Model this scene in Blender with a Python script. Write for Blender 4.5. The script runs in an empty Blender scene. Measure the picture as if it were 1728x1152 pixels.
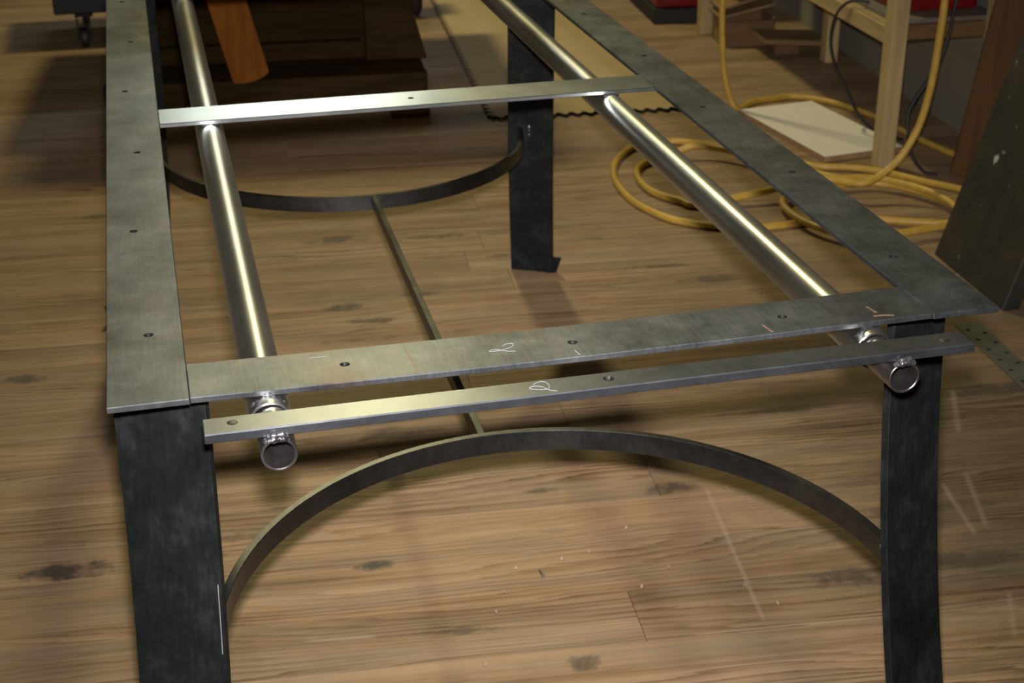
import bpy, bmesh, math, random
from mathutils import Vector, Matrix, noise
random.seed(7)
SC = bpy.context.scene
COL = SC.collection
FL = 0.725                                     # table top height above the floor (floor is z = 0)

# ------------------------------------------------------------------ camera
def cam_axes(a, b, c):
    ca, sa, cb, sb, cc, sc = math.cos(a), math.sin(a), math.cos(b), math.sin(b), math.cos(c), math.sin(c)
    f = Vector((-sa*cb, ca*cb, -sb)); r = Vector((ca, sa, 0)); u = r.cross(f)
    return cc*r + sc*u, -sc*r + cc*u, f
cr, cu, cf = cam_axes(-0.2388, 0.4410, -0.0068)
cam_d = bpy.data.cameras.new('camera')
cam = bpy.data.objects.new('camera', cam_d); COL.objects.link(cam)
CPOS = Vector((0.0760, -1.2714, 0.6399 + FL))
M = Matrix((cr, cu, -cf)).transposed().to_4x4(); M.translation = CPOS
cam.matrix_world = M
cam_d.sensor_width = 22.5
cam_d.lens = 2516.2 / 1728 * 22.5
cam_d.clip_start = 0.05
cam_d.dof.use_dof = True
cam_d.dof.focus_distance = 1.55
cam_d.dof.aperture_fstop = 8.0
SC.camera = cam

# ------------------------------------------------------------------ light and exposure
SC.view_settings.view_transform = 'Standard'
SC.view_settings.look = 'None'
SC.view_settings.gamma = 1.0
SC.view_settings.exposure = 0.0
SC.view_settings.use_curve_mapping = False
W = bpy.data.worlds.new('room_ambient'); SC.world = W; W.use_nodes = True
bg = W.node_tree.nodes['Background']
bg.inputs['Color'].default_value = (1.0, 0.94, 0.58, 1); bg.inputs['Strength'].default_value = 0.042
def area(name, loc, target, size, power, color, shape='DISK', size_y=None):
    d = bpy.data.lights.new(name, 'AREA'); d.shape = shape; d.size = size
    if size_y: d.size_y = size_y
    d.energy = power; d.color = color
    o = bpy.data.objects.new(name, d); COL.objects.link(o); o.location = loc
    o.rotation_euler = (Vector(target) - Vector(loc)).to_track_quat('-Z', 'Y').to_euler()
    return o
area('ceiling_lamp', (0.85, 4.55, 3.65), (0.85, 2.7, 0.0), 0.34, 72, (1.0, 0.86, 0.43))
area('tube_lamp', (0.85, 7.2, 2.62), (0.85, 0.9, 0.7), 1.3, 17, (0.93, 1.0, 0.95), 'RECTANGLE', 0.16)
FLASH = CPOS + cu*0.065 + cf*0.03                 # the camera's pop-up flash, just above the lens
fl = area('camera_flash', FLASH, FLASH + cf, 0.04, 16, (1.0, 0.91, 0.92)); fl.data.spread = math.radians(64)

# ------------------------------------------------------------------ mesh helpers
def obj(name, bm, mats, parent=None, base=None, smooth=False, kind=None, recalc=True):
    """world-space bmesh -> one object; parts take their thing's origin"""
    if recalc: bmesh.ops.recalc_face_normals(bm, faces=bm.faces)
    root = parent
    while root is not None and root.parent is not None: root = root.parent
    L = Vector(root.location) if root is not None else (Vector(base) if base is not None else Vector())
    bmesh.ops.translate(bm, verts=bm.verts, vec=-L)
    if smooth:
        for f in bm.faces: f.smooth = True
    me = bpy.data.meshes.new(name); bm.to_mesh(me); bm.free()
    if not isinstance(mats, (list, tuple)): mats = [mats]
    for m in mats: me.materials.append(m)
    o = bpy.data.objects.new(name, me); COL.objects.link(o)
    if parent is not None: o.parent = parent
    else: o.location = L
    if smooth: auto_smooth(me)
    if kind: o['kind'] = kind
    return o
def auto_smooth(me, ang=0.7):
    bm = bmesh.new(); bm.from_mesh(me)
    for e in bm.edges:
        if len(e.link_faces) == 2 and e.calc_face_angle(0) > ang: e.smooth = False
    bm.to_mesh(me); bm.free()
def thing(name, label, cat, loc, group=None):
    o = bpy.data.objects.new(name, None); COL.objects.link(o); o.location = loc; o.empty_display_size = 0.1
    o['label'] = label; o['category'] = cat
    if group: o['group'] = group
    return o
def tag(o, label, cat, group=None):
    o['label'] = label; o['category'] = cat
    if group: o['group'] = group
    return o
def box(bm, x0, x1, y0, y1, z0, z1, mat=None, mi=0):
    vs = [bm.verts.new((x, y, z)) for x in (x0, x1) for y in (y0, y1) for z in (z0, z1)]
    fs = [bm.faces.new([vs[i] for i in f]) for f in ((0,1,3,2),(4,6,7,5),(0,4,5,1),(2,3,7,6),(0,2,6,4),(1,5,7,3))]
    for f in fs: f.material_index = mi
    if mat is not None: bmesh.ops.transform(bm, matrix=mat, verts=vs)
    return vs, fs
def bevel(bm, w=0.001, seg=1):
    bmesh.ops.bevel(bm, geom=[e for e in bm.edges], offset=w, segments=seg, affect='EDGES', profile=0.5)
def bbox(x0, x1, y0, y1, z0, z1, w=0.001, mat=None, seg=1):
    bm = bmesh.new(); box(bm, x0, x1, y0, y1, z0, z1)
    bevel(bm, w, seg)
    if mat is not None: bmesh.ops.transform(bm, matrix=mat, verts=bm.verts)
    return bm
def prism(bm, poly, z0, z1, mat=None, mi_side=0, mi_cap=0):
    a = [bm.verts.new((x, y, z0)) for x, y in poly]; b = [bm.verts.new((x, y, z1)) for x, y in poly]
    n = len(poly)
    f1 = bm.faces.new(a[::-1]); f2 = bm.faces.new(b); f1.material_index = f2.material_index = mi_cap
    for i in range(n):
        f = bm.faces.new((a[i], a[(i+1) % n], b[(i+1) % n], b[i])); f.material_index = mi_side
    if mat is not None: bmesh.ops.transform(bm, matrix=mat, verts=a+b)
def sweep(bm, rings, close=True, caps=True):
    """rings: list of lists of world points"""
    R = [[bm.verts.new(p) for p in r] for r in rings]; n = len(R[0])
    for a, b in zip(R, R[1:]):
        for i in range(n if close else n-1):
            bm.faces.new((a[i], a[(i+1) % n], b[(i+1) % n], b[i]))
    if caps: bm.faces.new(R[0][::-1]); bm.faces.new(R[-1])
    return R
def pipe_y(bm, x, z, r, ri, y0, y1, n=40):
    cs = [(math.cos(2*math.pi*i/n), math.sin(2*math.pi*i/n)) for i in range(n)]
    ch = 0.0007
    prof = [(ri, y0+ch), (ri+ch, y0), (r-ch, y0), (r, y0+ch), (r, y1-ch), (r-ch, y1), (ri+ch, y1), (ri, y1-ch)]
    R = [[bm.verts.new((x+c*q, y, z+s*q)) for c, s in cs] for q, y in prof]
    m = len(prof)
    for k in range(m):
        a, b = R[k], R[(k+1) % m]
        for i in range(n): bm.faces.new((a[i], a[(i+1) % n], b[(i+1) % n], b[i]))
def catmull(pts, sub=6):
    P = [Vector(p) for p in pts]; P = [P[0]*2-P[1]] + P + [P[-1]*2-P[-2]]; out = []
    for i in range(1, len(P)-2):
        a, b, c, d = P[i-1:i+3]
        for k in range(sub):
            t = k/sub
            out.append(0.5*((2*b) + (c-a)*t + (2*a-5*b+4*c-d)*t*t + (3*b-a-3*c+d)*t**3))
    out.append(P[-2]); return out
def tube(bm, path, r, n=10):
    rings = []; up = Vector((0, 0, 1)); prev = None
    for i, p in enumerate(path):
        t = (path[min(i+1, len(path)-1)] - path[max(i-1, 0)]).normalized()
        if prev is None:
            s = t.cross(up)
            if s.length < 1e-3: s = t.cross(Vector((1, 0, 0)))
        else: s = prev - t*prev.dot(t)
        s.normalize(); prev = s; q = s.cross(t)
        rr_ = r(i/(len(path)-1)) if callable(r) else r
        rings.append([p + (s*math.cos(2*math.pi*k/n) + q*math.sin(2*math.pi*k/n))*rr_ for k in range(n)])
    sweep(bm, rings)
def ribbon(bm, pts, w, h=0.00025):
    """flat chalk stroke of width w lying on the surface, pts are top-surface points"""
    P = [Vector(p) for p in pts]; rings = []
    for i, p in enumerate(P):
        t = (P[min(i+1, len(P)-1)] - P[max(i-1, 0)]).normalized(); s = Vector((-t.y, t.x, 0)).normalized()*w*0.5*(0.7+0.6*random.random())
        rings.append([p - s, p + s, p + s*0.8 + Vector((0, 0, h)), p - s*0.8 + Vector((0, 0, h))])
    sweep(bm, rings)
def blob(bm, c, sx, sy, sz, seed=0, amp=0.25, sub=2):
    r = bmesh.ops.create_icosphere(bm, subdivisions=sub, radius=1.0)
    for v in r['verts']:
        k = 1 + amp*noise.noise(v.co*1.7 + Vector((seed*3.1, seed*1.7, seed)))
        v.co = Vector((v.co.x*sx*k + c[0], v.co.y*sy*k + c[1], v.co.z*sz*k + c[2]))
def bead(bm, x0, x1, y, z, r, seed, n=6):
    """a lumpy weld run: a tube of ripples laid across the joint"""
    m = max(10, n*4); rings = []
    for i in range(m+1):
        t = i/m; x = x0+(x1-x0)*t; zz_ = z(t) if callable(z) else z
        e = math.sqrt(max(0.02, 1-abs(2*t-1)**6)); k = e*(0.82+0.22*abs(math.sin(i*math.pi/4+seed)))
        ring = []
        for q in range(10):
            a = 2*math.pi*q/10; d = 1+0.45*noise.noise(Vector((t*n*1.3+seed*3.7, math.cos(a)*1.2, math.sin(a)*1.2+seed)))
            ring.append(Vector((x, y+math.cos(a)*r*k*d*1.1, zz_+math.sin(a)*r*k*d*0.8)))
        rings.append(ring)
    sweep(bm, rings)
def drill(o, holes, ztop, depth, r=0.0026, rc=0.0050):
    """countersunk screw holes cut through a bar (o is in its root's space)"""
    root = o
    while root.parent is not None: root = root.parent
    L = Vector(root.location); n = 14; bm = bmesh.new()
    for (x, y) in holes:
        zt = ztop(x) if callable(ztop) else ztop
        c = Vector((x, y, 0)) - L
        prof = [(rc+0.0006, zt+0.0006-L.z), (r, zt-0.0028-L.z), (r, zt-depth-0.01-L.z)]
        sweep(bm, [[Vector((c.x+q*math.cos(2*math.pi*i/n), c.y+q*math.sin(2*math.pi*i/n), z)) for i in range(n)] for q, z in prof])
    bmesh.ops.recalc_face_normals(bm, faces=bm.faces)
    me = bpy.data.meshes.new('cutter'); bm.to_mesh(me); bm.free()
    cut = bpy.data.objects.new('cutter', me); COL.objects.link(cut); cut.location = L
    md = o.modifiers.new('holes', 'BOOLEAN'); md.object = cut; md.operation = 'DIFFERENCE'; md.solver = 'EXACT'
    bpy.context.view_layer.update()
    dg = bpy.context.evaluated_depsgraph_get()
    new = bpy.data.meshes.new_from_object(o.evaluated_get(dg)); old = o.data; name = old.name
    new.materials.append(M_HOLE)
    for f in new.polygons:
        if abs(f.normal.z) < 0.93 and any(math.hypot(f.center.x+L.x-x, f.center.y+L.y-y) < rc+0.0004 for x, y in holes): f.material_index = len(new.materials)-1
    o.modifiers.clear(); o.data = new; bpy.data.meshes.remove(old); new.name = name
    bpy.data.objects.remove(cut); bpy.data.meshes.remove(me)

# ------------------------------------------------------------------ materials
def new_mat(name):
    m = bpy.data.materials.new(name); m.use_nodes = True
    nt = m.node_tree; b = nt.nodes['Principled BSDF']
    return m, nt, b
def N(nt, t, **kw):
    n = nt.nodes.new(t)
    for k, v in kw.items():
        if k in n.inputs: n.inputs[k].default_value = v
        else: setattr(n, k, v)
    return n
def ramp(nt, fac, stops):
    r = nt.nodes.new('ShaderNodeValToRGB'); e = r.color_ramp.elements
    while len(e) < len(stops): e.new(0.5)
    for k, (p, c) in zip(e, stops): k.position = p; k.color = (*c, 1)
    nt.links.new(fac, r.inputs['Fac']); return r.outputs['Color']
def mixc(nt, fac, a, b, mode='MIX'):
    m = nt.nodes.new('ShaderNodeMix'); m.data_type = 'RGBA'; m.blend_type = mode
    for s, v in ((m.inputs[0], fac), (m.inputs[6], a), (m.inputs[7], b)):
        if hasattr(v, 'links'): nt.links.new(v, s)
        elif isinstance(v, (tuple, list)): s.default_value = (*v, 1) if len(v) == 3 else v
        else: s.default_value = v
    return m.outputs[2]
def math_(nt, op, a, b=None, c=None, clamp=False):
    m = nt.nodes.new('ShaderNodeMath'); m.operation = op; m.use_clamp = clamp
    for i, v in enumerate((a, b, c)):
        if v is None: continue
        if hasattr(v, 'links'): nt.links.new(v, m.inputs[i])
        else: m.inputs[i].default_value = v
    return m.outputs[0]
def mapping(nt, scale=(1, 1, 1), src='Object', loc=None):
    tc = nt.nodes.new('ShaderNodeTexCoord'); mp = nt.nodes.new('ShaderNodeMapping')
    mp.inputs['Scale'].default_value = scale
    nt.links.new(tc.outputs[src], mp.inputs['Vector']); return mp.outputs['Vector']
def noise_(nt, vec, scale, detail=4, rough=0.55, dist=0.0):
    n = N(nt, 'ShaderNodeTexNoise', Scale=scale, Detail=detail, Roughness=rough, Distortion=dist)
    nt.links.new(vec, n.inputs['Vector']); return n.outputs['Fac']
def bump(nt, b, h, strength=0.2, dist=0.001):
    bp = N(nt, 'ShaderNodeBump', Strength=strength, Distance=dist)
    nt.links.new(h, bp.inputs['Height']); nt.links.new(bp.outputs['Normal'], b.inputs['Normal'])

def steel(name, c0, c1, c2, metallic, rough, grain=(60, 4, 20), rust=0.0, rr_=0.15, blot=9.0, spec=0.5):
    m, nt, b = new_mat(name)
    v = mapping(nt); vg = mapping(nt, grain)
    n1 = noise_(nt, v, blot, 6, 0.62); n2 = noise_(nt, vg, 6.0, 3, 0.6); n3 = noise_(nt, v, 90.0, 3, 0.6)
    f = math_(nt, 'ADD', math_(nt, 'MULTIPLY', n1, 0.62), math_(nt, 'ADD', math_(nt, 'MULTIPLY', n2, 0.22), math_(nt, 'MULTIPLY', n3, 0.16)))
    col = ramp(nt, f, [(0.34, c0), (0.5, c1), (0.66, c2)])
    if rust:
        rn = noise_(nt, v, 4.5, 5, 0.7)
        rf = math_(nt, 'MULTIPLY', math_(nt, 'SUBTRACT', rn, 0.56, clamp=True), 6.0*rust, clamp=True)
        col = mixc(nt, rf, col, (0.15, 0.075, 0.035))
    nt.links.new(col, b.inputs['Base Color'])
    b.inputs['Metallic'].default_value = metallic; b.inputs['Specular IOR Level'].default_value = spec
    nt.links.new(math_(nt, 'ADD', rough - rr_*0.5, math_(nt, 'MULTIPLY', f, rr_)), b.inputs['Roughness'])
    bump(nt, b, n3, 0.10, 0.0006)
    return m
M_BAR   = steel('hot_rolled_steel', (0.040, 0.046, 0.049), (0.088, 0.100, 0.105), (0.148, 0.162, 0.168), 0.85, 0.44, rust=0.3, blot=16)
M_SLIDE = steel('cleaned_steel', (0.092, 0.104, 0.118), (0.132, 0.147, 0.164), (0.180, 0.198, 0.216), 0.95, 0.36, grain=(6, 90, 30))
M_MID   = steel('bright_flat_steel', (0.36, 0.40, 0.41), (0.43, 0.475, 0.485), (0.50, 0.55, 0.56), 1.0, 0.30, grain=(6, 90, 30))
M_LEG   = steel('black_mill_scale', (0.0035, 0.0045, 0.0044), (0.0078, 0.0097, 0.0092), (0.021, 0.024, 0.0225), 0.10, 0.55, grain=(30, 30, 5), blot=17, spec=0.15, rr_=0.2)
M_ARCH  = steel('dull_bent_steel', (0.040, 0.043, 0.043), (0.064, 0.068, 0.068), (0.100, 0.105, 0.104), 0.95, 0.36)
M_PIPE  = steel('bright_pipe_steel', (0.33, 0.335, 0.315), (0.41, 0.415, 0.39), (0.49, 0.495, 0.465), 1.0, 0.34, grain=(60, 1.5, 60), rr_=0.12, blot=4)
M_TUBE  = steel('dark_tube_steel', (0.10, 0.095, 0.092), (0.17, 0.16, 0.155), (0.27, 0.26, 0.25), 0.95, 0.34, blot=30)
M_WELD  = steel('weld_metal', (0.03, 0.03, 0.033), (0.09, 0.088, 0.09), (0.22, 0.215, 0.22), 0.9, 0.46, blot=120)

def plain(name, c, rough=0.6, metallic=0.0, var=0.25, scale=12.0, stretch=(1, 1, 1), bmp=0.1):
    m, nt, b = new_mat(name)
    v = mapping(nt, stretch); n = noise_(nt, v, scale, 5, 0.6)
    lo = tuple(x*(1-var) for x in c); hi = tuple(min(1, x*(1+var)) for x in c)
    nt.links.new(ramp(nt, n, [(0.3, lo), (0.7, hi)]), b.inputs['Base Color'])
    b.inputs['Roughness'].default_value = rough; b.inputs['Metallic'].default_value = metallic
    if bmp: bump(nt, b, n, bmp, 0.001)
    return m
def wood(name, c, dark, rough=0.6, axis=2, freq=26.0, spec=0.4):
    m, nt, b = new_mat(name)
    sc = [freq, freq, freq]; sc[axis] = 1.6
    v = mapping(nt, tuple(sc)); n = noise_(nt, v, 1.0, 6, 0.65, 0.6); v2 = mapping(nt, (3, 3, 3)); n2 = noise_(nt, v2, 1.3, 3, 0.5)
    col = ramp(nt, n, [(0.30, dark), (0.52, c), (0.75, tuple(min(1, x*1.18) for x in c))])
    col = mixc(nt, 0.35, col, ramp(nt, n2, [(0.3, (0.55, 0.5, 0.45)), (0.7, (1, 1, 1))]), 'MULTIPLY')
    nt.links.new(col, b.inputs['Base Color']); b.inputs['Roughness'].default_value = rough; b.inputs['Specular IOR Level'].default_value = spec
    bump(nt, b, n, 0.15, 0.0008)
    return m
M_HOLE  = plain('shaded_hole_steel', (0.02, 0.02, 0.018), 0.4, 0.6, scale=200)  # bar steel coloured dark: shade inside the holes painted on their walls
M_CHALK  = plain('white_chalk', (0.18, 0.19, 0.205), 0.95, var=0.2, scale=900)
M_ORANGE = plain('orange_soapstone', (0.125, 0.078, 0.043), 0.95, var=0.35, scale=500)
M_HOSE   = plain('yellow_rubber', (0.43, 0.275, 0.040), 0.45, var=0.15, scale=30)
M_CORD   = plain('black_cord_rubber', (0.012, 0.013, 0.012), 0.5, scale=20)
M_BLACK  = plain('black_paint', (0.006, 0.006, 0.005), 0.6, scale=18)
M_DARKW  = wood('dark_bench_wood', (0.032, 0.020, 0.0070), (0.018, 0.011, 0.0035), 0.8, axis=0, spec=0.04)  # wood darkened: shade of the unlit bench is put into the colour
M_LEANO  = wood('orange_pine', (0.20, 0.066, 0.006), (0.13, 0.042, 0.004), 0.7, spec=0.1)
M_PINE   = wood('pale_pine', (0.44, 0.33, 0.155), (0.33, 0.235, 0.10), 0.55)
M_PINEY  = wood('pale_pine_rail', (0.41, 0.30, 0.14), (0.30, 0.205, 0.085), 0.55, axis=1)
M_BROWN  = wood('brown_plank_wood', (0.098, 0.050, 0.017), (0.062, 0.031, 0.010), 0.6, spec=0.15)
M_CRATE  = wood('crate_plywood', (0.15, 0.085, 0.032), (0.10, 0.055, 0.020), 0.6, axis=0)
M_PLY    = wood('plywood_face', (0.25, 0.16, 0.07), (0.18, 0.11, 0.045), 0.6, axis=0)
M_WHITE  = plain('white_laminate', (0.74, 0.70, 0.60), 0.5, var=0.03, scale=6, bmp=0.0)
M_MDF    = plain('brown_board_core', (0.26, 0.16, 0.07), 0.8, scale=60)
M_RED    = plain('dark_red_enamel', (0.16, 0.006, 0.006), 0.35, scale=8, bmp=0.0)
M_SHELF  = plain('grey_shelf_board', (0.14, 0.12, 0.09), 0.7, scale=9)
M_MAT    = plain('tan_foam_mat', (0.40, 0.30, 0.155), 0.75, var=0.06, scale=5)
M_MATE   = plain('dark_foam_edge', (0.018, 0.014, 0.009), 0.9, scale=40)
M_WALL   = plain('grey_painted_wall', (0.19, 0.18, 0.135), 0.85, var=0.12, scale=3)
M_WALLB  = plain('cream_painted_wall', (0.62, 0.60, 0.54), 0.85, var=0.05, scale=2)
M_SUB    = plain('dark_subfloor', (0.020, 0.013, 0.007), 0.9, scale=8)
M_GALV   = steel('perforated_zinc_steel', (0.085, 0.09, 0.075), (0.12, 0.125, 0.105), (0.16, 0.165, 0.14), 0.5, 0.55)
M_CHIP   = plain('pale_wood_shaving', (0.34, 0.25, 0.16), 0.8, scale=80)

def slab_mat():
    m, nt, b = new_mat('worn_grey_paint')
    v = mapping(nt, (1, 1, 1)); n = noise_(nt, v, 7, 7, 0.7); n2 = noise_(nt, mapping(nt, (14, 14, 2.0)), 1.2, 4, 0.6)
    col = ramp(nt, n, [(0.32, (0.009, 0.010, 0.007)), (0.5, (0.021, 0.022, 0.0155)), (0.62, (0.036, 0.028, 0.015))])
    col = mixc(nt, 0.5, col, ramp(nt, n2, [(0.35, (0.35, 0.35, 0.32)), (0.62, (1.1, 1.05, 0.95))]), 'MULTIPLY')
    sp = noise_(nt, v, 24, 2, 0.5)
    col = mixc(nt, math_(nt, 'MULTIPLY', math_(nt, 'SUBTRACT', sp, 0.71, clamp=True), 14, clamp=True), col, (0.35, 0.36, 0.34))
    nt.links.new(col, b.inputs['Base Color']); b.inputs['Roughness'].default_value = 0.6
    bump(nt, b, n, 0.3, 0.002)
    return m
M_SLAB = slab_mat()

ROOM = math.radians(-5.0)                       # the room's own axes against the table's
EX = Vector((math.cos(ROOM), math.sin(ROOM), 0)); EY = Vector((-math.sin(ROOM), math.cos(ROOM), 0))
RM = Matrix.Rotation(ROOM, 4, 'Z')
def at(x, y, z=0, rot=ROOM): return Matrix.Translation((x, y, z)) @ Matrix.Rotation(rot, 4, 'Z')

STAINS = [  # x, y, half length along the boards, half width across, darkness (grease, burns, knots)
    (-0.092, 2.553, .10, .020, .5), (-0.249, 1.614, .09, .022, .55), (-0.15, 0.875, .085, .030, .65), (-0.125, 0.853, .05, .012, .9),
    (0.465, 2.231, .09, .03, .5), (0.44, 1.81, .05, .028, .6), (0.477, 1.722, .07, .02, .55), (0.45, 1.63, .10, .012, .4), (0.72, 2.19, .09, .02, .5),
    (0.535, 1.290, .055, .022, .75), (0.46, 1.20, .07, .03, .45), (1.208, 1.102, .09, .018, .6), (0.884, 0.874, .05, .022, .55),
    (0.665, 0.925, .04, .010, .5), (0.346, 0.765, .05, .014, .7), (1.077, 0.539, .075, .028, .55), (0.600, 0.435, .030, .022, .55),
    (0.43, 0.560, .07, .012, .5), (1.29, 0.546, .10, .03, .5), (1.644, 1.081, .13, .035, .55), (1.296, 1.756, .08, .03, .45),
    (1.20, 1.86, .09, .012, .55), (1.31, .70, .14, .02, .45), (0.20, 0.90, .10, .02, .35), (0.62, 1.84, .06, .012, .5), (0.863, 2.02, .05, .014, .5)]
PALE = [(0.948, 0.868, 0.893, 0.463, .006, .55), (0.224, 0.880, 0.300, 0.872, .008, .65), (0.30, 0.892, 0.366, 0.885, .004, .5),
        (0.20, 0.592, 0.315, 0.575, .009, .6), (1.36, 0.78, 1.33, 0.60, .008, .45), (1.42, 0.80, 1.36, 0.62, .008, .4), (1.30, 0.45, 1.24, 0.33, .007, .4), (1.56, 1.10, 1.48, 0.93, .009, .4)]
def floor_mat():
    m, nt, b = new_mat('old_pine_boards')
    tc = nt.nodes.new('ShaderNodeTexCoord'); oi = nt.nodes.new('ShaderNodeObjectInfo'); geo = nt.nodes.new('ShaderNodeNewGeometry')
    off = nt.nodes.new('ShaderNodeCombineXYZ')
    nt.links.new(math_(nt, 'MULTIPLY', oi.outputs['Random'], 37.0), off.inputs['X']); nt.links.new(math_(nt, 'MULTIPLY', oi.outputs['Random'], 91.0), off.inputs['Y']); nt.links.new(math_(nt, 'MULTIPLY', oi.outputs['Random'], 13.0), off.inputs['Z'])
    add = nt.nodes.new('ShaderNodeVectorMath'); add.operation = 'ADD'
    nt.links.new(tc.outputs['Object'], add.inputs[0]); nt.links.new(off.outputs[0], add.inputs[1]); vec = add.outputs[0]
    def mp(s):
        k = nt.nodes.new('ShaderNodeMapping'); k.inputs['Scale'].default_value = s; nt.links.new(vec, k.inputs['Vector']); return k.outputs['Vector']
    # growth rings sliced along the board: bands across the width bent by slow noise
    warp = noise_(nt, mp((0.55, 4.5, 1)), 1.0, 3, 0.5)
    sep = nt.nodes.new('ShaderNodeSeparateXYZ'); nt.links.new(vec, sep.inputs[0])
    ph = math_(nt, 'ADD', math_(nt, 'MULTIPLY', sep.outputs['Y'], 78.0), math_(nt, 'MULTIPLY', warp, 20.0))
    fine = noise_(nt, mp((4.0, 190.0, 1)), 1.0, 4, 0.6)
    ph = math_(nt, 'ADD', ph, math_(nt, 'MULTIPLY', fine, 1.2))
    fr = math_(nt, 'FRACT', ph)
    late = math_(nt, 'POWER', fr, 2.6)          # dark latewood edge of every ring
    amt = noise_(nt, mp((0.9, 9.0, 1)), 1.0, 4, 0.6)
    amt = math_(nt, 'MULTIPLY', math_(nt, 'SUBTRACT', amt, 0.33, clamp=True), 3.6, clamp=True)
    base = ramp(nt, noise_(nt, mp((1.1, 15.0, 1)), 1.0, 5, 0.66), [(0.28, (0.180, 0.112, 0.054)), (0.44, (0.300, 0.203, 0.107)), (0.60, (0.365, 0.258, 0.145)), (0.76, (0.440, 0.322, 0.190))])
    col = mixc(nt, math_(nt, 'MULTIPLY', late, math_(nt, 'MULTIPLY', amt, 1.0)), base, (0.085, 0.043, 0.019))
    streak = noise_(nt, mp((2.2, 80.0, 1)), 1.0, 5, 0.7)
    col = mixc(nt, 0.55, col, ramp(nt, streak, [(0.30, (0.50, 0.46, 0.42)), (0.52, (1, 1, 1)), (0.75, (1.18, 1.15, 1.10))]), 'MULTIPLY')
    # board to board
    col = mixc(nt, 0.55, col, ramp(nt, oi.outputs['Random'], [(0.0, (0.72, 0.70, 0.68)), (0.35, (1.0, 0.97, 0.93)), (0.7, (0.88, 0.84, 0.82)), (1.0, (1.12, 1.08, 1.0))]), 'MULTIPLY')
    # boards weathered grey in streaks
    wv_ = noise_(nt, mp((0.8, 6.0, 1)), 1.7, 5, 0.7)
    col = mixc(nt, math_(nt, 'MULTIPLY', math_(nt, 'SUBTRACT', wv_, 0.47, clamp=True), 3.6, clamp=True), col, mixc(nt, 0.75, col, (0.205, 0.170, 0.118)))
    # grime over the whole floor
    g = noise_(nt, geo.outputs['Position'], 2.3, 6, 0.68)
    col = mixc(nt, math_(nt, 'MULTIPLY', math_(nt, 'SUBTRACT', g, 0.50, clamp=True), 3.0, clamp=True), col, mixc(nt, 1.0, col, (0.60, 0.58, 0.55), 'MULTIPLY'))
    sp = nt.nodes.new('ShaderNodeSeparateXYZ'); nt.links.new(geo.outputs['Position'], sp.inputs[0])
    # boards darker and greyer on the right of the frame (ragged edge, fading with depth)
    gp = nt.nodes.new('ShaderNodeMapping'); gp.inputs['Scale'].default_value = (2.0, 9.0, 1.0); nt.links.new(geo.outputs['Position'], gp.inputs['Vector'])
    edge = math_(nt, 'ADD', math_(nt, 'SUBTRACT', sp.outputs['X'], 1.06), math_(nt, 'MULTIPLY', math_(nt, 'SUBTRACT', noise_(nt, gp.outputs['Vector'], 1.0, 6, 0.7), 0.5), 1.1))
    worn = math_(nt, 'MULTIPLY', math_(nt, 'MULTIPLY', edge, 3.6, clamp=True), math_(nt, 'SUBTRACT', 1.0, math_(nt, 'MULTIPLY', math_(nt, 'SUBTRACT', sp.outputs['Y'], 0.9), 0.9, clamp=True)))  # mask of the darker, greyer boards
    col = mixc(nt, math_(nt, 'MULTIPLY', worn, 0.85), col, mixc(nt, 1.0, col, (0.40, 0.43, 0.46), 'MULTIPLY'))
    wn = math_(nt, 'SUBTRACT', noise_(nt, geo.outputs['Position'], 22.0, 5, 0.7), 0.5)
    c5, s5 = math.cos(ROOM), math.sin(ROOM)
    dark = None
    for (x, y, a, w, k) in STAINS:
        k = min(1.0, k*1.45)
        dx = math_(nt, 'SUBTRACT', sp.outputs['X'], x); dy = math_(nt, 'SUBTRACT', sp.outputs['Y'], y)
        u = math_(nt, 'MULTIPLY_ADD', dy, s5/a, math_(nt, 'MULTIPLY', dx, c5/a)); v = math_(nt, 'MULTIPLY_ADD', dy, c5/w, math_(nt, 'MULTIPLY', dx, -s5/w))
        r2 = math_(nt, 'MULTIPLY_ADD', u, u, math_(nt, 'MULTIPLY', v, v))
        d = math_(nt, 'MULTIPLY', math_(nt, 'SUBTRACT', 1.0, math_(nt, 'SUBTRACT', r2, math_(nt, 'MULTIPLY', wn, 4.0)), clamp=True), k, clamp=True)
        dark = d if dark is None else math_(nt, 'MAXIMUM', dark, d)
    col = mixc(nt, dark, col, (0.055, 0.046, 0.034))
    pale = None
    for (x0, y0, x1, y1, w, k) in PALE:
        k *= 0.6
        L = math.hypot(x1-x0, y1-y0); tx, ty = (x1-x0)/L, (y1-y0)/L
        dx = math_(nt, 'SUBTRACT', sp.outputs['X'], (x0+x1)/2); dy = math_(nt, 'SUBTRACT', sp.outputs['Y'], (y0+y1)/2)
        u = math_(nt, 'ABSOLUTE', math_(nt, 'MULTIPLY_ADD', dy, ty, math_(nt, 'MULTIPLY', dx, tx))); v = math_(nt, 'ABSOLUTE', math_(nt, 'MULTIPLY_ADD', dy, tx, math_(nt, 'MULTIPLY', dx, -ty)))
        fu = math_(nt, 'MULTIPLY', math_(nt, 'SUBTRACT', L/2, u, clamp=True), 60.0, clamp=True)
        fv = math_(nt, 'SUBTRACT', 1.0, math_(nt, 'DIVIDE', math_(nt, 'ABSOLUTE', math_(nt, 'ADD', v, math_(nt, 'MULTIPLY', wn, w*1.6))), w), clamp=True)
        d = math_(nt, 'MULTIPLY', math_(nt, 'MULTIPLY', fu, fv), math_(nt, 'MULTIPLY', math_(nt, 'MULTIPLY', math_(nt, 'ADD', wn, 0.42, clamp=True), 1.6), k*1.3), clamp=True)
        pale = d if pale is None else math_(nt, 'MAXIMUM', pale, d)
    col = mixc(nt, pale, col, (0.46, 0.39, 0.29))
    nt.links.new(col, b.inputs['Base Color'])
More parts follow.
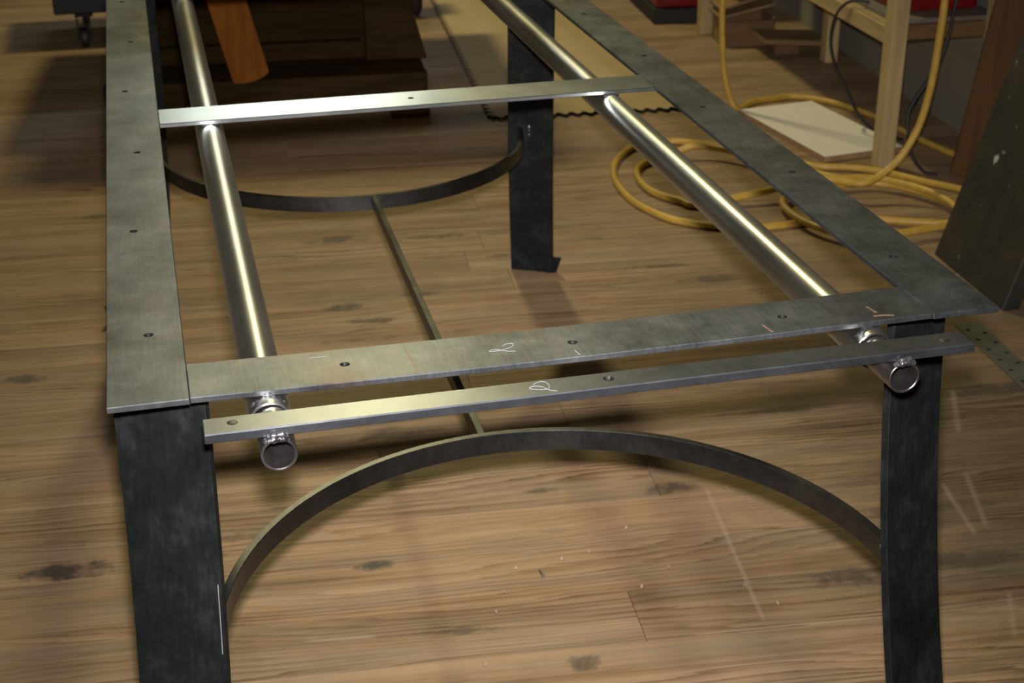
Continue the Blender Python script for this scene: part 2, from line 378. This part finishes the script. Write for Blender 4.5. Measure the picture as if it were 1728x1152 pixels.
    nt.links.new(math_(nt, 'ADD', 0.42, math_(nt, 'MULTIPLY', g, 0.25)), b.inputs['Roughness'])
    b.inputs['Specular IOR Level'].default_value = 0.35
    bump(nt, b, math_(nt, 'SUBTRACT', 1.0, math_(nt, 'MULTIPLY', late, amt)), 0.25, 0.0012)
    return m
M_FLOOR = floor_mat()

# ------------------------------------------------------------------ the room
bm = bmesh.new(); box(bm, -2.6, 2.75, -1.4, 8.2, -0.06, -0.0185, RM)
floor = obj('floor', bm, M_SUB, kind='structure')
pitch, gap = 0.135, 0.0005
def plank_bm(L):
    bm = bmesh.new(); box(bm, -L/2, L/2, -pitch/2+gap/2, pitch/2-gap/2, -0.0185, 0.0); return bm
row = 0; y = -1.30
while y < 7.9:
    x = -2.55 - random.random()*1.6
    while x < 2.62:
        L = random.choice((2.6, 3.3, 4.1, 4.8)); x0 = max(x, -2.58); x1 = min(x+L, 2.62)
        if x1 - x0 > 0.12:
            bm = plank_bm(x1-x0-0.001)
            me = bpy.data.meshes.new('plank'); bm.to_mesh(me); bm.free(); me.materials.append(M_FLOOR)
            o = bpy.data.objects.new('plank', me); COL.objects.link(o); o.parent = floor
            p = RM @ Vector(((x0+x1)/2, y, random.uniform(-0.0003, 0.0))); o.location = p; o.rotation_euler = (0, 0, ROOM)
        x += L
    y += pitch; row += 1
P0 = Vector((2.47, 3.15, 0))                    # the right wall runs along the room's depth
bm = bmesh.new(); box(bm, 0.0, 0.12, -4.3, 4.9, -0.02, 4.6, at(P0.x, P0.y)); obj('wall_right', bm, M_WALL, kind='structure')
bm = bmesh.new(); box(bm, -5.2, 0.0, 4.9, 5.02, -0.02, 4.6, at(P0.x, P0.y)); obj('wall_back', bm, M_WALLB, kind='structure')

# ------------------------------------------------------------------ the steel table frame
TW, TL, BW, BT = 0.914, 1.865, 0.0760, 0.0065
T = thing('table_frame', 'welded bare steel table frame with flat bar top and splayed black legs', 'table frame', (TW/2, TL/2, 0))
def sag(x):
    u = min(max((x-BW)/(TW-2*BW), 0), 1); return 0.0034*4*u*(1-u)
def top_front(x): return FL - sag(x)
# side bars
o = obj('side_bar', bbox(0, BW, 0, TL, FL-BT, FL, 0.0009), M_BAR, T)
drill(o, [(.042, .154), (.032, .46), (.042, .77), (.029, 1.091), (.042, 1.414), (.030, 1.751)], FL, BT)
o = obj('side_bar', bbox(TW-BW, TW, 0, TL, FL-BT, FL, 0.0009), M_BAR, T)
drill(o, [(.871, .156), (.880, .462), (.872, .776), (.884, 1.088), (.872, 1.41)], FL, BT)
# cross bars
def xbar(x0, x1, y0, y1, z1, t, zf=None, n=28, w=0.0009):
    bm = bmesh.new(); rings = []
    for i in range(n+1):
        x = x0+(x1-x0)*i/n; z = zf(x) if zf else z1
        rings.append([Vector(p) for p in ((x, y0+w, z-t), (x, y1-w, z-t), (x, y1, z-t+w), (x, y1, z-w), (x, y1-w, z), (x, y0+w, z), (x, y0, z-w), (x, y0, z-t+w))])
    sweep(bm, rings); return bm
o = obj('cross_bar', xbar(BW+.0006, TW-BW-.0006, 0.002, 0.0765, FL, BT, top_front), M_BAR, T)
drill(o, [(.227, .041), (.457, .036), (.685, .038)], top_front, BT)
o = obj('cross_bar', xbar(BW+.0006, TW-BW-.0006, 0.899, 0.975, FL-.0003, BT), M_MID, T); o['label'] = 'bright shiny middle cross bar'
drill(o, [(.456, .938)], FL-.0003, BT)
o = obj('cross_bar', xbar(BW+.0006, TW-BW-.0006, TL-0.0765, TL, FL, BT), M_BAR, T)
# outer pipes under the bars
PR, PX = 0.0206, (0.148, 0.766); PZ = FL - BT - PR
for x in PX:
    bm = bmesh.new(); pipe_y(bm, x, PZ, PR, PR-0.0028, -0.014, TL+0.03)
    o = obj('pipe', bm, M_PIPE, T, smooth=True); o['label'] = 'long polished steel pipe'
# legs: 4 inch flat bar turned outwards and bowed
LW, LT, LA = 0.1018, 0.0098, 0.4973
def leg_c(z):                                    # outer front edge of the front left leg, z measured down from the top
    s = -z/0.5; return -0.0002+0.0017*s-0.0179*s*s, 0.1044-0.0271*s-0.0441*s*s
def mirror(p, mx, my): return Vector((TW-p[0] if mx else p[0], TL-p[1] if my else p[1], p[2]))
def leg_pt(u, v, z):                             # u across the plate from its outer edge, v through its thickness
    x, y = leg_c(z); return (x+u*math.cos(LA)+v*math.sin(LA), y-u*math.sin(LA)+v*math.cos(LA), FL+z)
c = 0.0009
SEC = [(c, 0), (LW-c, 0), (LW, c), (LW, LT-c), (LW-c, LT), (c, LT), (0, LT-c), (0, c)]
for my in (0, 1):
    for mx in (0, 1):
        bm = bmesh.new()
        sweep(bm, [[mirror(leg_pt(u, v, z), mx, my) for u, v in SEC] for z in [-BT + (-FL+BT)*i/26 for i in range(27)]])
        leg = obj('leg', bm, M_LEG, T, smooth=True); leg['label'] = 'wide black bowed leg of flat bar'
        bm = bmesh.new()                          # small outward tab welded at the foot
        zt, zb = -FL+0.044, -FL+0.001
        ext = 0.062 if (my and not mx) else 0.020
        tri = [(0.0005, zt), (-ext, zt), (-ext+0.012, zb), (0.0005, zb)]
        sweep(bm, [[mirror(leg_pt(u, v, z), mx, my) for u, z in tri] for v in (0.002, 0.008)])
        obj('foot_tab', bm, M_LEG, leg)
# bowed stretchers in the horizontal plane
def arch(name, cx, cy, r, t, h, ztop, a0, a1, n=56):
    bm = bmesh.new(); rings = []; w = 0.0007
    for i in range(n+1):
        a = a0+(a1-a0)*i/n; ca, sa = math.cos(a), math.sin(a)
        rings.append([Vector((cx+q*ca, cy+q*sa, FL+ztop+z)) for q, z in ((r+w, 0), (r+t-w, 0), (r+t, -w), (r+t, -h+w), (r+t-w, -h), (r+w, -h), (r, -h+w), (r, -w))])
    sweep(bm, rings); return obj(name, bm, M_ARCH, T, smooth=True)
e = 0.05
arch('bowed_stretcher', .457, .018, .375, .0095, .029, -.300, math.pi-e, e)
arch('bowed_stretcher', .457, 1.840, .3855, .0095, .029, -.335, math.pi+.085, 2*math.pi-.085)
bm = bmesh.new(); rings = []
for (x, y, z) in ((.4415, .4010, -.3015), (.4645, 1.447, -.3355)):
    w, h = .0050, .023
    rings.append([Vector((x-w, y, FL+z)), Vector((x+w, y, FL+z)), Vector((x+w, y, FL+z-h)), Vector((x-w, y, FL+z-h))])
sweep(bm, rings); bevel(bm, 0.0006); obj('stretcher_bar', bm, M_ARCH, T)
# welds
for i, x in enumerate(PX):
    bm = bmesh.new(); s = 11*i
    bead(bm, x-.018, x+.018, -.0010, lambda t: FL-BT-.002-.005*abs(2*t-1)**2-sag(x), .0040, s, 8)
    bead(bm, x-.012, x+.012, -.0075, lambda t: FL-BT-.0025-.005*abs(2*t-1)**2, .0026, s+40, 5)
    obj('weld_bead', bm, M_WELD, T, smooth=True)
    for yy in (.897, .977):
        bm = bmesh.new(); bead(bm, x-.013, x+.013, yy, FL-BT-.0018, .0030, s+70+yy*10, 6); obj('weld_bead', bm, M_WELD, T, smooth=True)
for (x, y, z) in ((.079, .042, FL-.312), (.835, .042, FL-.312), (.868, 1.803, FL-.346), (.046, 1.803, FL-.346)):
    bm = bmesh.new()
    for k in range(3): blob(bm, (x+random.uniform(-.003, .003), y+random.uniform(-.003, .003), z+.008*k-.008), .004, .004, .006, k, .3, 1)
    obj('weld_bead', bm, M_WELD, T, smooth=True)
# chalk and soapstone marks on the front cross bar
def mark(pts, w, mat, parent, ztop, name='chalk_mark', sub=7):
    P = [(x, y, 0) for x, y in pts]; Q = catmull(P, sub) if len(P) > 2 else [Vector(P[0]).lerp(Vector(P[1]), k/8) for k in range(9)]
    bm = bmesh.new(); ribbon(bm, [(q.x, q.y, (ztop(q.x) if callable(ztop) else ztop)+.0001) for q in Q], w)
    return obj(name, bm, mat, parent)
o = mark([(0.3864, 0.0447), (0.3900, 0.0476), (0.3950, 0.0487), (0.3982, 0.0469), (0.3956, 0.0413), (0.3876, 0.0368), (0.3790, 0.0347), (0.3707, 0.0355), (0.3754, 0.0385), (0.3818, 0.0364), (0.3878, 0.0320), (0.3968, 0.0296)], .0007, M_CHALK, T, top_front, sub=5)
o['label'] = 'white chalk numeral 2'
mark([(.290, .072), (.2915, .040), (.293, .004)], .0014, M_ORANGE, T, top_front, 'scribe_mark')
mark([(.6575, .025), (.659, .015), (.661, .006)], .0022, M_ORANGE, T, top_front, 'scribe_mark')
mark([(.780, .037), (.783, .020)], .0024, M_ORANGE, T, top_front, 'scribe_mark')
mark([(.776, .013), (.788, .012), (.797, .009)], .0032, M_ORANGE, T, top_front, 'scribe_mark')
mark([(.454, .017), (.456, .006)], .0009, M_CHALK, T, top_front, 'scratch_mark')
mark([(.195, .063), (.212, .062)], .0007, M_CHALK, T, top_front, 'scratch_mark')
bm = bmesh.new(); rings = []
for k in range(9):
    z = -.232-.078*k/8; p = Vector(leg_pt(LW-.0035, -.0002, z)); q = Vector(leg_pt(LW-.0026, -.0002, z)); nn = Vector((-math.sin(LA), -math.cos(LA), 0))*.0002
    rings.append([p, q, q+nn, p+nn])
sweep(bm, rings); obj('scratch_mark', bm, M_CHALK, T)

# ------------------------------------------------------------------ the pull-out slide in the pipes
S = thing('extension_slide', 'narrow steel bar welded to two tubes, pulled out in front of the frame', 'slide', (.4627, -.06, FL-.05))
o = obj('slide_bar', bbox(.0842, .8440, -.0752, -.0437, FL-.0100, FL, .0012), M_SLIDE, S)
drill(o, [(.466, -.0575)], FL, .010, .0030, .0052)
TR = .0168
for x in PX:
    bm = bmesh.new(); pipe_y(bm, x+.0012, PZ, TR, TR-.0026, -.079, .34); obj('tube', bm, M_TUBE, S, smooth=True)
    bm = bmesh.new()
    bead(bm, x-.013, x+.013, -.0772, lambda t: FL-.0095-.003*abs(2*t-1), .0042, 5+x*10, 7)
    blob(bm, (x+.001, -.0775, FL-.0095), .0075, .0035, .0050, 3, .5, 3)
    obj('weld_bead', bm, M_WELD, S, smooth=True)
    bm = bmesh.new(); bead(bm, x-.011, x+.011, -.0425, lambda t: FL-.0095-.002*abs(2*t-1), .0038, 25+x*10, 6); obj('weld_bead', bm, M_WELD, S, smooth=True)
for x, y in ((.111, -.057), (.818, -.060)):
    bm = bmesh.new(); blob(bm, (x, y, FL), .0052, .0050, .0006, 2, .1, 2); obj('filled_hole', bm, M_WELD, S, smooth=True)
o = mark([(0.3929, -0.0523), (0.3981, -0.0490), (0.4037, -0.0483), (0.4070, -0.0534), (0.4068, -0.0606), (0.4039, -0.0649), (0.3971, -0.0636), (0.3892, -0.0607), (0.3884, -0.0571), (0.3940, -0.0556), (0.4003, -0.0589), (0.4050, -0.0665), (0.4118, -0.0712)], .0007, M_CHALK, S, FL, sub=5)
o['label'] = 'white chalk numeral 2'

# ------------------------------------------------------------------ things on the floor
# interlocking mat
def zig(L, n, amp):
    out = []
    for i in range(n):
        for dx, dy in ((0, 0), (.12, .9), (.38, 1.0), (.5, 0), (.62, -.9), (.88, -1.0)): out.append(((i+dx)*L/n, dy*amp))
    return out
mw, ml, n1, n2 = .61, 1.86, 15, 46
poly = [(x, y) for x, y in zig(mw, n1, .010)] + [(mw+y, x) for x, y in zig(ml, n2, .010)] + [(mw-x, ml+y) for x, y in zig(mw, n1, .010)] + [(-y, ml-x) for x, y in zig(ml, n2, .010)]
bm = bmesh.new(); prism(bm, poly, .0005, .012, at(1.085, 3.125), 1, 0)
tag(obj('interlocking_mat', bm, [M_MAT, M_MATE], base=(1.4, 4.0, 0)), 'tan foam floor mat with dark zigzag interlocking edge behind the frame', 'mat')

# white laminated board
B = thing('laminate_board', 'white laminated board lying flat on the floor inside the hose', 'board', (1.98, 2.74, 0))
u = Vector((.035, -.501, 0)).normalized(); bmat = Matrix.Translation((1.849, 2.975, 0)) @ Matrix.Rotation(math.atan2(.030, .243), 4, 'Z')
obj('board_core', bbox(0, .262, -.505, 0, .0005, .0180, .0006, bmat), M_MDF, B)
obj('laminate', bbox(0, .262, -.505, 0, .0181, .0196, .0004, bmat), M_WHITE, B)

# yellow hose: one long run
r = .0098
A_ = [(1.790, 3.035, .95), (1.794, 3.035, .60), (1.798, 3.035, .35), (1.803, 3.033, .24), (1.814, 3.030, .128), (1.836, 3.022, .045), (1.862, 3.015, .0105), (1.935, 3.074, r), (2.004, 3.09, r), (2.089, 3.096, r), (2.174, 3.012, r), (2.218, 2.911, r), (2.245, 2.80, r), (2.262, 2.60, r), (2.293, 2.42, r), (2.340, 2.27, r), (2.348, 2.15, r), (2.280, 2.075, r), (2.200, 2.10, r)]
O_ = [(2.144, 2.172), (2.095, 2.23), (2.034, 2.319), (1.959, 2.387), (1.855, 2.435), (1.774, 2.560), (1.676, 2.664), (1.589, 2.728), (1.542, 2.753), (1.466, 2.749), (1.41, 2.717), (1.345, 2.638), (1.301, 2.541), (1.277, 2.427), (1.277, 2.28), (1.316, 2.154), (1.36, 2.098), (1.417, 2.056), (1.506, 2.02), (1.62, 2.02), (1.723, 2.033), (1.82, 2.00)]
L3 = [(1.93, 1.93), (2.02, 1.90), (2.075, 1.96), (2.060, 2.06), (2.021, 2.150), (1.953, 2.222), (1.853, 2.235), (1.720, 2.205), (1.652, 2.165), (1.628, 2.092), (1.632, 2.005), (1.657, 1.935), (1.706, 1.870), (1.80, 1.850), (1.90, 1.862), (1.99, 1.875), (2.04, 1.945)]
I_ = [(2.051, 2.031), (2.030, 2.122), (1.979, 2.201), (1.926, 2.240), (1.843, 2.262), (1.767, 2.380), (1.675, 2.522), (1.611, 2.589), (1.555, 2.61), (1.493, 2.615), (1.432, 2.592), (1.383, 2.551), (1.354, 2.495), (1.341, 2.4), (1.355, 2.317), (1.398, 2.248), (1.434, 2.21), (1.548, 2.184), (1.651, 2.21), (1.74, 2.235)]
def zz(L, z0, z1): return [(x, y, z0+(z1-z0)*i/(len(L)-1)) for i, (x, y) in enumerate(L)]
U_ = [(1.800, 2.205, .050), (1.863, 2.150, .052), (1.917, 2.150, .070), (1.971, 2.150, .116), (2.013, 2.150, .194), (2.035, 2.150, .296), (2.043, 2.150, .404), (2.047, 2.150, .526), (2.05, 2.16, .80), (2.06, 2.20, 1.05)]
path = catmull(A_ + zz(O_, r, r) + zz(L3, .016, .028) + zz(I_, .030, .046)[:4] + zz(I_, .030, .046)[4:9] + [(x, y, max(r, .012)) for x, y in I_[9:17]] + [(1.651, 2.21, .036), (1.74, 2.232, .046)] + U_, 6)
bm = bmesh.new(); tube(bm, path, r, 12)
tag(obj('air_hose', bm, M_HOSE, base=(1.6, 2.4, 0), smooth=True), 'yellow rubber hose coiled loosely on the floor and rising to the bench', 'hose')

# perforated steel strip
bm = bbox(-.029, .029, -.42, 0, .0008, .0040, .0004, at(1.744, 1.372, 0, math.radians(-4)))
o = obj('perforated_strip', bm, M_GALV, base=(1.74, 1.16, 0))
hs = []
for k in range(8):
    for dx in (-.015, .015):
        p = at(1.744, 1.372, 0, math.radians(-4)) @ Vector((dx, -.035-k*.05 - (.02 if dx > 0 else 0), 0)); hs.append((p.x, p.y))
drill(o, hs, .0040, .004, .0042, .0044)
tag(o, 'dull perforated steel strip on the floor by the front right corner', 'steel strip')

# screw and shavings on the near floor
K = thing('screw', 'tiny silver screw lying on the floor under the front arch', 'screw', (.595, .672, 0))
bm = bmesh.new(); tube(bm, [Vector((.5945, .684, .0022)), Vector((.5955, .668, .0022))], lambda t: .0011+.0009*t, 8); obj('shank', bm, M_MID, K, smooth=True)
bm = bmesh.new(); tube(bm, [Vector((.5955, .668, .0032)), Vector((.5957, .6645, .0036))], lambda t: .0022+.0016*t, 10); obj('head', bm, M_MID, K, smooth=True)
for i, (x, y) in enumerate(((.742, .600), (.690, .716), (.560, .700), (.640, .708), (.90, .560), (.93, .505), (.80, .640), (.500, .590), (.455, .468), (.980, .850), (.770, .770), (.525, .640))):
    bm = bmesh.new(); a = random.random()*3; L = random.uniform(.005, .009)
    P = [Vector((x+math.cos(a)*L*(t-.5), y+math.sin(a)*L*(t-.5), .0012+.003*math.sin(math.pi*t))) for t in [k/6 for k in range(7)]]
    nrm = Vector((-math.sin(a), math.cos(a), 0))*.0015
    sweep(bm, [[p-nrm, p+nrm, p+nrm+Vector((0, 0, .0006)), p-nrm+Vector((0, 0, .0006))] for p in P])
    tag(obj('wood_shaving', bm, M_CHIP, base=(x, y, 0)), 'tiny pale curled wood shaving on the near floor boards', 'shaving', 'wood shavings on the near floor')

# ------------------------------------------------------------------ dark workbench behind the frame
D = thing('dark_workbench', 'dark wooden workbench base in shadow behind the frame', 'workbench', (.42, 3.7, 0))
m0 = at(.42, 3.38)
obj('front_rail', bbox(-.50, .505, -.030, .020, .030, .118, .003, m0), M_DARKW, D)
for x in (-.44, .38): obj('foot_block', bbox(x, x+.12, -.12, .06, .0005, .030, .002, m0), M_DARKW, D)
obj('floor_shelf', bbox(-.50, .505, .021, .24, .092, .108, .002, m0), M_DARKW, D)
obj('step_rail', bbox(-.50, .315, .241, .285, .060, .162, .003, m0), M_DARKW, D)
bm = bmesh.new(); prism(bm, [(.325, .110), (.525, .110), (.470, .32), (.420, .79), (.325, .79)], 0, .055, m0 @ Matrix.Translation((0, .235, 0)) @ Matrix.Rotation(math.pi/2, 4, 'X')); bevel(bm, .002)
obj('slanted_leg', bm, M_DARKW, D)
bm = bmesh.new(); prism(bm, [(-.50, .163), (-.34, .163), (-.34, .79), (-.43, .79)], 0, .045, m0 @ Matrix.Translation((0, .285, 0)) @ Matrix.Rotation(math.pi/2, 4, 'X')); bevel(bm, .002)
obj('slanted_leg', bm, M_DARKW, D)
obj('back_panel', bbox(-.50, .50, .50, .525, .03, .79, .002, m0), M_DARKW, D)
obj('bench_top', bbox(-.54, .73, .045, .95, .79, .85, .004, m0), M_DARKW, D)
obj('upper_cabinet', bbox(-.32, .66, .07, .55, .8505, 1.43, .004, m0), M_DARKW, D)
# orange board leaning on its rail
bm = bmesh.new(); wv = .058; prof = []
for k in range(13):
    a = math.pi + math.pi*k/12; prof.append((wv*math.cos(a)*1.0, .018+.018*math.sin(a)))
prof += [(wv, .95), (-wv, .95)]
prism(bm, prof, -.009, .009, Matrix.Translation((.372, 3.345, .1185)) @ Matrix.Rotation(math.radians(-3), 4, 'X') @ Matrix.Rotation(math.radians(-13), 4, 'Y') @ Matrix.Rotation(math.pi/2, 4, 'X'))
bevel(bm, .0015)
tag(obj('leaning_board', bm, M_LEANO, base=(.372, 3.345, .118)), 'orange-brown board with rounded foot leaning on the dark workbench', 'board')
# rolling cart at the far left
R = thing('rolling_cart', 'black rolling cart on casters, far left beyond the frame', 'cart', (-.02, 4.62, 0))
obj('deck', bbox(-.255, .25, 4.40, 4.86, .128, .185, .004), M_BLACK, R)
obj('body', bbox(-.235, .23, 4.42, 4.84, .186, .62, .006), M_BLACK, R)
for x, y in ((-.158, 4.425), (.17, 4.425), (-.158, 4.80), (.17, 4.80)):
    cst = obj('caster', bbox(x-.026, x+.026, y-.026, y+.026, .116, .127, .002), M_BLACK, R)
    for s in (-1, 1):
        bm = bmesh.new(); prism(bm, [(-.022, .118), (.022, .118), (.012, .030), (-.012, .030)], -.002, .002, Matrix.Translation((x+s*.020, y, 0)) @ Matrix.Rotation(math.pi/2, 4, 'Z') @ Matrix.Rotation(math.pi/2, 4, 'X')); obj('fork', bm, M_BLACK, cst)
    bm = bmesh.new(); rings = []
    for q, w in ((.012, -.014), (.033, -.014), (.0365, -.009), (.0365, .009), (.033, .014), (.012, .014)):
        rings.append([Vector((x+w, y+q*math.cos(2*math.pi*k/24), .037+q*math.sin(2*math.pi*k/24))) for k in range(24)])
    sweep(bm, rings); obj('wheel', bm, M_CORD, cst, smooth=True)
    bm = bmesh.new(); tube(bm, [Vector((x-.027, y, .037)), Vector((x+.027, y, .037))], .006, 10); obj('axle', bm, M_BLACK, cst, smooth=True)
# black tapered stand foot
Z = thing('floor_stand', 'black tapered stand foot standing behind the dark workbench', 'stand', (1.123, 4.585, 0))
bm = bmesh.new(); tube(bm, [Vector((1.123, 4.585, .001)), Vector((1.120, 4.59, .03)), Vector((1.114, 4.60, .12)), Vector((1.110, 4.61, .30)), Vector((1.11, 4.61, .75))], lambda t: .008+.030*min(1, t*2.2), 14); obj('tapered_leg', bm, M_BLACK, Z, smooth=True)
obj('head_plate', bbox(1.03, 1.19, 4.53, 4.69, .75, .77, .003), M_BLACK, Z)

# ------------------------------------------------------------------ pine bench along the right wall
b0 = at(2.03, 2.40, 0, math.radians(-2.5))                             # near left post corner, bench runs along the wall
Q = thing('pine_bench', 'pale pine bench with square posts and a low shelf along the right wall', 'bench', (2.25, 3.2, 0))
BX, BY = .300, 1.62
for x, y in ((0, 0), (0, BY), (BX, 0), (BX, 1.13)):
    obj('post', bbox(x, x+.046, y-.026, y+.026, .0005, .82, .002, b0), M_PINE, Q)
obj('shelf_rail', bbox(0, .046, .027, BY-.027, .350, .398, .002, b0), M_PINEY, Q)
obj('shelf_rail', bbox(BX, BX+.046, .027, 1.13-.027, .350, .398, .002, b0), M_PINEY, Q)
obj('end_rail', bbox(.0465, BX-.0005, .02, .045, .355, .3975, .002, b0), M_CRATE, Q)
obj('end_rail', bbox(.0465, BX-.0005, BY-.07, BY-.03, .355, .3975, .002, b0), M_CRATE, Q)
obj('shelf_board', bbox(.036, BX+.04, .028, BY-.03, .3985, .412, .001, b0), M_SHELF, Q)
obj('bench_top', bbox(-.03, BX+.05, -.05, BY+.08, .8205, .862, .003, b0), M_PLY, Q)
# red tool case on its shelf
R2 = thing('tool_case', 'dark red tool case standing on the shelf of the pine bench', 'tool case', tuple(b0 @ Vector((.19, .30, .4125))))
bm = bbox(.07, .31, .10, .52, .4125, .66, .010, b0, 2); obj('case_body', bm, M_RED, R2)
obj('case_lid', bbox(.066, .314, .095, .525, .661, .71, .010, b0, 2), M_RED, R2)
obj('latch', bbox(.100, .125, .088, .0985, .50, .56, .002, b0), M_BLACK, R2)
bm = bmesh.new(); tube(bm, catmull([b0 @ Vector(p) for p in ((.12, .31, .711), (.12, .31, .745), (.26, .31, .745), (.26, .31, .711))], 5), .008, 8); obj('carry_handle', bm, M_BLACK, R2, smooth=True)
CORD = [(2.085, 2.63, .4175), (2.055, 2.645, .4190), (2.033, 2.665, .410), (2.030, 2.715, .372), (2.031, 2.745, .318), (2.036, 2.750, .258), (2.056, 2.742, .195), (2.085, 2.725, .135), (2.12, 2.715, .068), (2.15, 2.69, .026), (2.19, 2.66, .006), (2.22, 2.60, .006)]
# black cords
bm = bmesh.new(); tube(bm, catmull(CORD, 6), .0045, 8)
tag(obj('power_cord', bm, M_CORD, base=(2.1, 2.7, 0), smooth=True), 'thin black cord hanging over the shelf rail of the pine bench', 'cord')
bm = bmesh.new(); tube(bm, catmull([(2.215, 2.335, .80), (2.205, 2.335, .60), (2.185, 2.335, .46), (2.176, 2.335, .38), (2.150, 2.335, .295), (2.105, 2.335, .225), (2.080, 2.335, .170), (2.085, 2.325, .110), (2.098, 2.315, .055), (2.130, 2.300, .012), (2.165, 2.285, .006)], 6), .0050, 8)
tag(obj('power_cord', bm, M_CORD, base=(2.13, 2.33, 0), smooth=True), 'thin black cord looping down beside the brown leaning plank', 'cord')
# brown plank and dark slab leaning
pm = Matrix.Translation((2.185, 2.262, 0)) @ Matrix.Rotation(math.radians(-26), 4, 'Z') @ Matrix.Rotation(math.radians(7.2), 4, 'Y')
tag(obj('leaning_plank', bbox(0, .100, -.010, .010, .016, .74, .002, pm), M_BROWN, base=(2.19, 2.26, 0)), 'tall brown wooden plank leaning beside the pine bench post', 'plank')
sm = Matrix.Translation((1.873, 1.762, 0)) @ Matrix.Rotation(math.radians(-3), 4, 'Z') @ Matrix.Rotation(math.radians(16.0), 4, 'Y')
bm = bbox(0, .042, -.345, 0, .0005, 1.47, .003, sm)
tag(obj('leaning_slab', bm, M_SLAB, base=(1.88, 1.59, 0)), 'thick slab in worn dark grey paint leaning at the right edge', 'slab')
# box, offcuts and red chest under and beyond the bench
G = thing('plywood_box', 'low plywood box with open flap under the far end of the pine bench', 'box', (2.20, 3.83, 0))
gm = at(2.115, 3.79)
obj('front_panel', bbox(0, .19, 0, .010, .0005, .095, .001, gm), M_CRATE, G)
obj('back_panel', bbox(0, .19, .15, .16, .0005, .120, .001, gm), M_CRATE, G)
for x in (0, .182): obj('side_panel', bbox(x, x+.008, .0105, .1495, .0005, .110, .001, gm), M_PLY, G)
obj('bottom_panel', bbox(.0085, .1815, .0105, .1495, .0005, .009, .001, gm), M_CRATE, G)
for k, (z, a) in enumerate(((.118, 12), (.150, 15))):
    obj('flap', bbox(-.012, .20, -.01, .14, 0, .010, .001, at(2.108, 3.80, z - .012) @ Matrix.Rotation(math.radians(-a), 4, 'Y')), M_PLY, G)
gm2 = at(2.195, 3.675)
tag(obj('plywood_offcut', bbox(0, .235, -.07, .10, .052, .070, .002, gm2 @ Matrix.Rotation(math.radians(4), 4, 'Y')), M_PLY, base=(2.3, 3.6, 0)), 'pale plywood offcut resting on a block under the pine bench', 'offcut')
tag(obj('wood_block', bbox(.06, .15, -.03, .08, .0005, .040, .002, gm2), M_CRATE, base=(2.30, 3.62, 0)), 'small wood block under the pale plywood offcut', 'block')
V = thing('tool_chest', 'dark red tool chest on a black base beyond the pine bench', 'tool chest', (2.10, 4.42, 0))
vm = at(1.995, 4.20)
obj('chest_base', bbox(-.01, .36, 0, .42, .0005, .060, .003, vm), M_BLACK, V)
obj('chest_body', bbox(0, .35, .012, .41, .0605, .70, .006, vm), M_RED, V)
for k in range(4): obj('drawer', bbox(.012, .338, .001, .0115, .075+k*.15, .215+k*.15, .002, vm), M_RED, V)
